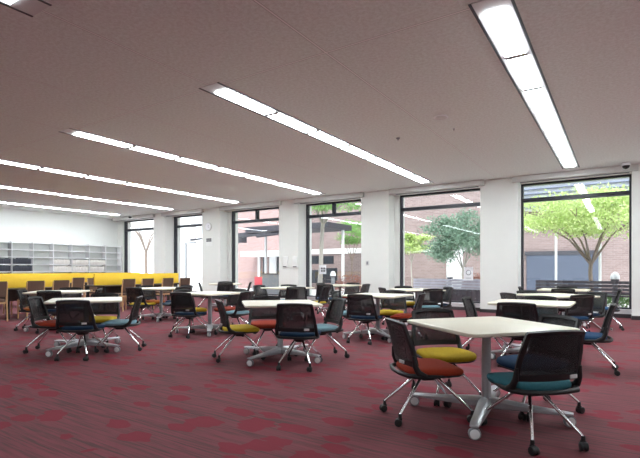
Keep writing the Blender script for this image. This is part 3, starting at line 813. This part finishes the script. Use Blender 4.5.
def shrub(name, x, y, w, dpt, h, mt, n, label, seed, ls=.05, cat='shrub'):
    rnd = random.Random(seed); t = thing(name, label, cat, (x, y, -.02)); bm = bmesh.new()
    for k in range(n):
        p = Vector((rnd.uniform(-w, w) / 2, rnd.uniform(-dpt, dpt) / 2, 0)); e = 1 - (2 * abs(p.x) / w) ** 4 * .5
        p.z = .03 + h * e * rnd.random() ** .6
        nn = Vector((rnd.uniform(-1, 1), rnd.uniform(-1, 1), rnd.uniform(0, 1))).normalized(); u = nn.orthogonal().normalized(); w2 = nn.cross(u); L = ls * rnd.uniform(.6, 1.3)
        bm.faces.new([bm.verts.new(p + u * L), bm.verts.new(p + w2 * L * .45), bm.verts.new(p - u * L), bm.verts.new(p - w2 * L * .45)])
    me = bpy.data.meshes.new('foliage'); bm.to_mesh(me); bm.free(); me.materials.append(mt); o = bpy.data.objects.new('foliage', me); C.objects.link(o); o.parent = t
    bm = bmesh.new()
    for k in range(5): tube(bm, [(rnd.uniform(-.3, .3) * w, 0, 0), (rnd.uniform(-.4, .4) * w, rnd.uniform(-.2, .2) * dpt, h * .7)], .012, 5)
    mk('stems', bm, M['bark'], t)
shrub('low_hedge', -.6, 15.3, 3.0, .6, .42, M['cover'], 2600, 'low green planting under the dark slatted bench', 21)
shrub('russet_shrub', -3.98, 15.5, .8, .6, 1.0, M['russet'], 700, 'small russet leaved shrub beside the round sign', 22)
shrub('low_planting', -3.3, 15.2, .7, .5, .5, M['cover'], 600, 'pale green plants at the right foot of the round sign window', 23)
shrub('red_flowers', -9.3, 16.6, 1.4, .6, .9, M['russet'], 700, 'reddish plants below the brick wall left of the wide pillar', 24)

def bench(x0, x1, y, label, slatm):
    t = thing('garden_bench', label, 'bench', ((x0 + x1) / 2, y, 0)); h = (x1 - x0) / 2
    for k in range(4): mk('back_slat', box(bmesh.new(), -h, h, -.02, .02, .46 + k * .095, .54 + k * .095), slatm, t, flat=True)
    for k in range(3): mk('seat_slat', box(bmesh.new(), -h, h, .06 + k * .14, .18 + k * .14, .40, .43), slatm, t, flat=True)
    for s in (-1, -.33, .33, 1): mk('leg', box(bmesh.new(), s * (h - .15) - .04, s * (h - .15) + .04, -.03, .45, -.02, .44), M['bench'], t, flat=True)
bench(-2.05, .6, 14.6, 'dark slatted bench outside the maple tree window', M['bench'])
bench(-5.9, -3.45, 14.9, 'pale lavender slatted bench outside the round sign window', M['bench_pale'])
t = thing('planter_box', 'dark vertical slatted planter box outside the round sign window', 'planter', (-4.25, 14.3, 0))
mk('body', box(bmesh.new(), -.85, .75, -.02, .35, -.02, .5), M['bench'], t, flat=True)
for k in range(11): mk('slat', box(bmesh.new(), -.85 + k * .15, -.85 + k * .15 + .1, -.05, -.02, -.02, .52), M['bench'], t, flat=True)
def bollard(u, Y, label):
    x, d = out(u, Y); t = thing('bollard_light', label, 'bollard light', (x, Y, -.02))
    mk('post', cyl(bmesh.new(), (0, 0, .42), (0, 0, 1), .07, .84, 18), M['grey_pl'], t)
    mk('collar', cyl(bmesh.new(), (0, 0, .86), (0, 0, 1), .10, .05, 20, .01), M['pergola'], t)
    lp = [[(.115 * math.cos(a) * math.cos(2 * PI * k / 20), .115 * math.cos(a) * math.sin(2 * PI * k / 20), .93 + .16 * math.sin(a)) for k in range(20)] for a in (-.25, 0, .4, .8, 1.2, 1.5)]
    mk('globe', loft(bmesh.new(), lp), M['plaster'], t)
bollard(615, 15.0, 'white domed garden bollard light behind the dark bench')
bollard(450, 15.6, 'white domed garden bollard light behind the lavender bench')
bollard(333, 15.8, 'white domed garden bollard light beside the tall trunk')
def lamp_post(u, Y, h, label, r=.04, head=False):
    x, d = out(u, Y); t = thing('pole', label, 'pole', (x, Y, -.02))
    mk('shaft', tube(bmesh.new(), [(0, 0, 0), (0, 0, h)], r, 10), M['grey_pl' if head else 'post'], t)
    if head: mk('lamp_head', box(bmesh.new(), -.05, .75, -.06, .06, h - .02, h + .06, .01), M['grey_pl'], t)
    else: mk('cap', cyl(bmesh.new(), (0, 0, h), (0, 0, 1), r * 1.3, .03, 12), M['grey_pl'], t)
lamp_post(600, 17.6, 2.9, 'white pole right of the maple trunk')
lamp_post(556, 18.5, 2.5, 'white pole left of the maple trunk')
lamp_post(186, 16.2, 2.5, 'grey lamp post outside the second window from the left', .05, True)
t = thing('red_barrier', 'red barrier outside the window right of the clock pillar', 'barrier', (out(262, 16.8)[0], 16.8, 0))
mk('panel', box(bmesh.new(), -.45, .35, -.03, .03, .35, .78, .01), M['redpaint'], t)
for s in (-.4, .3): mk('leg', box(bmesh.new(), s - .03, s + .03, -.2, .2, -.02, .36), M['grey_pl'], t, flat=True)
x_, d_ = out(275, 15.6)
t = thing('grey_cabinet', 'dark grey outdoor cabinet in front of the white canopy doorway', 'cabinet', (x_, 15.6, 0))
mk('body', box(bmesh.new(), -.55, .55, -.2, .2, -.02, .92), M['grey_pl'], t, flat=True)
mk('lid', box(bmesh.new(), -.58, .58, -.23, .23, .92, .96), M['pergola'], t, flat=True)

# ------------------------------------------------------------------ daylight
w = bpy.data.worlds.new('World'); bpy.context.scene.world = w; w.use_nodes = True
nt = w.node_tree; bg = nt.nodes['Background']
bg.inputs['Color'].default_value = (.86, .93, 1.0, 1); bg.inputs['Strength'].default_value = 2.3
sun = bpy.data.lights.new('sun', 'SUN'); sun.energy = 2.6; sun.angle = math.radians(12); sun.color = (1, .97, .92)
so = bpy.data.objects.new('sun', sun); C.objects.link(so)
so.rotation_euler = Vector((.25, -.62, 1.0)).to_track_quat('Z', 'Y').to_euler()

# ------------------------------------------------------------------ camera and view
cam = bpy.data.cameras.new('camera'); co = bpy.data.objects.new('camera', cam); C.objects.link(co)
co.location = (0, 0, EYE); co.rotation_euler = (PI / 2, 0, YAW)
cam.sensor_fit = 'HORIZONTAL'; cam.sensor_width = 36; cam.lens = FPX / 640 * 36
cam.shift_y = (HOR - 229) / 640
cam.clip_start = .05; cam.clip_end = 200
sc = bpy.context.scene; sc.camera = co
sc.view_settings.view_transform = 'Standard'; sc.view_settings.look = 'None'; sc.view_settings.exposure = .6; sc.view_settings.gamma = 1
sc.view_settings.use_curve_mapping = False
sc.cycles.use_denoising = True
sc.cycles.max_bounces = 8; sc.cycles.transparent_max_bounces = 24
sc.cycles.sample_clamp_indirect = 8
sc.cycles.caustics_reflective = False; sc.cycles.caustics_refractive = False
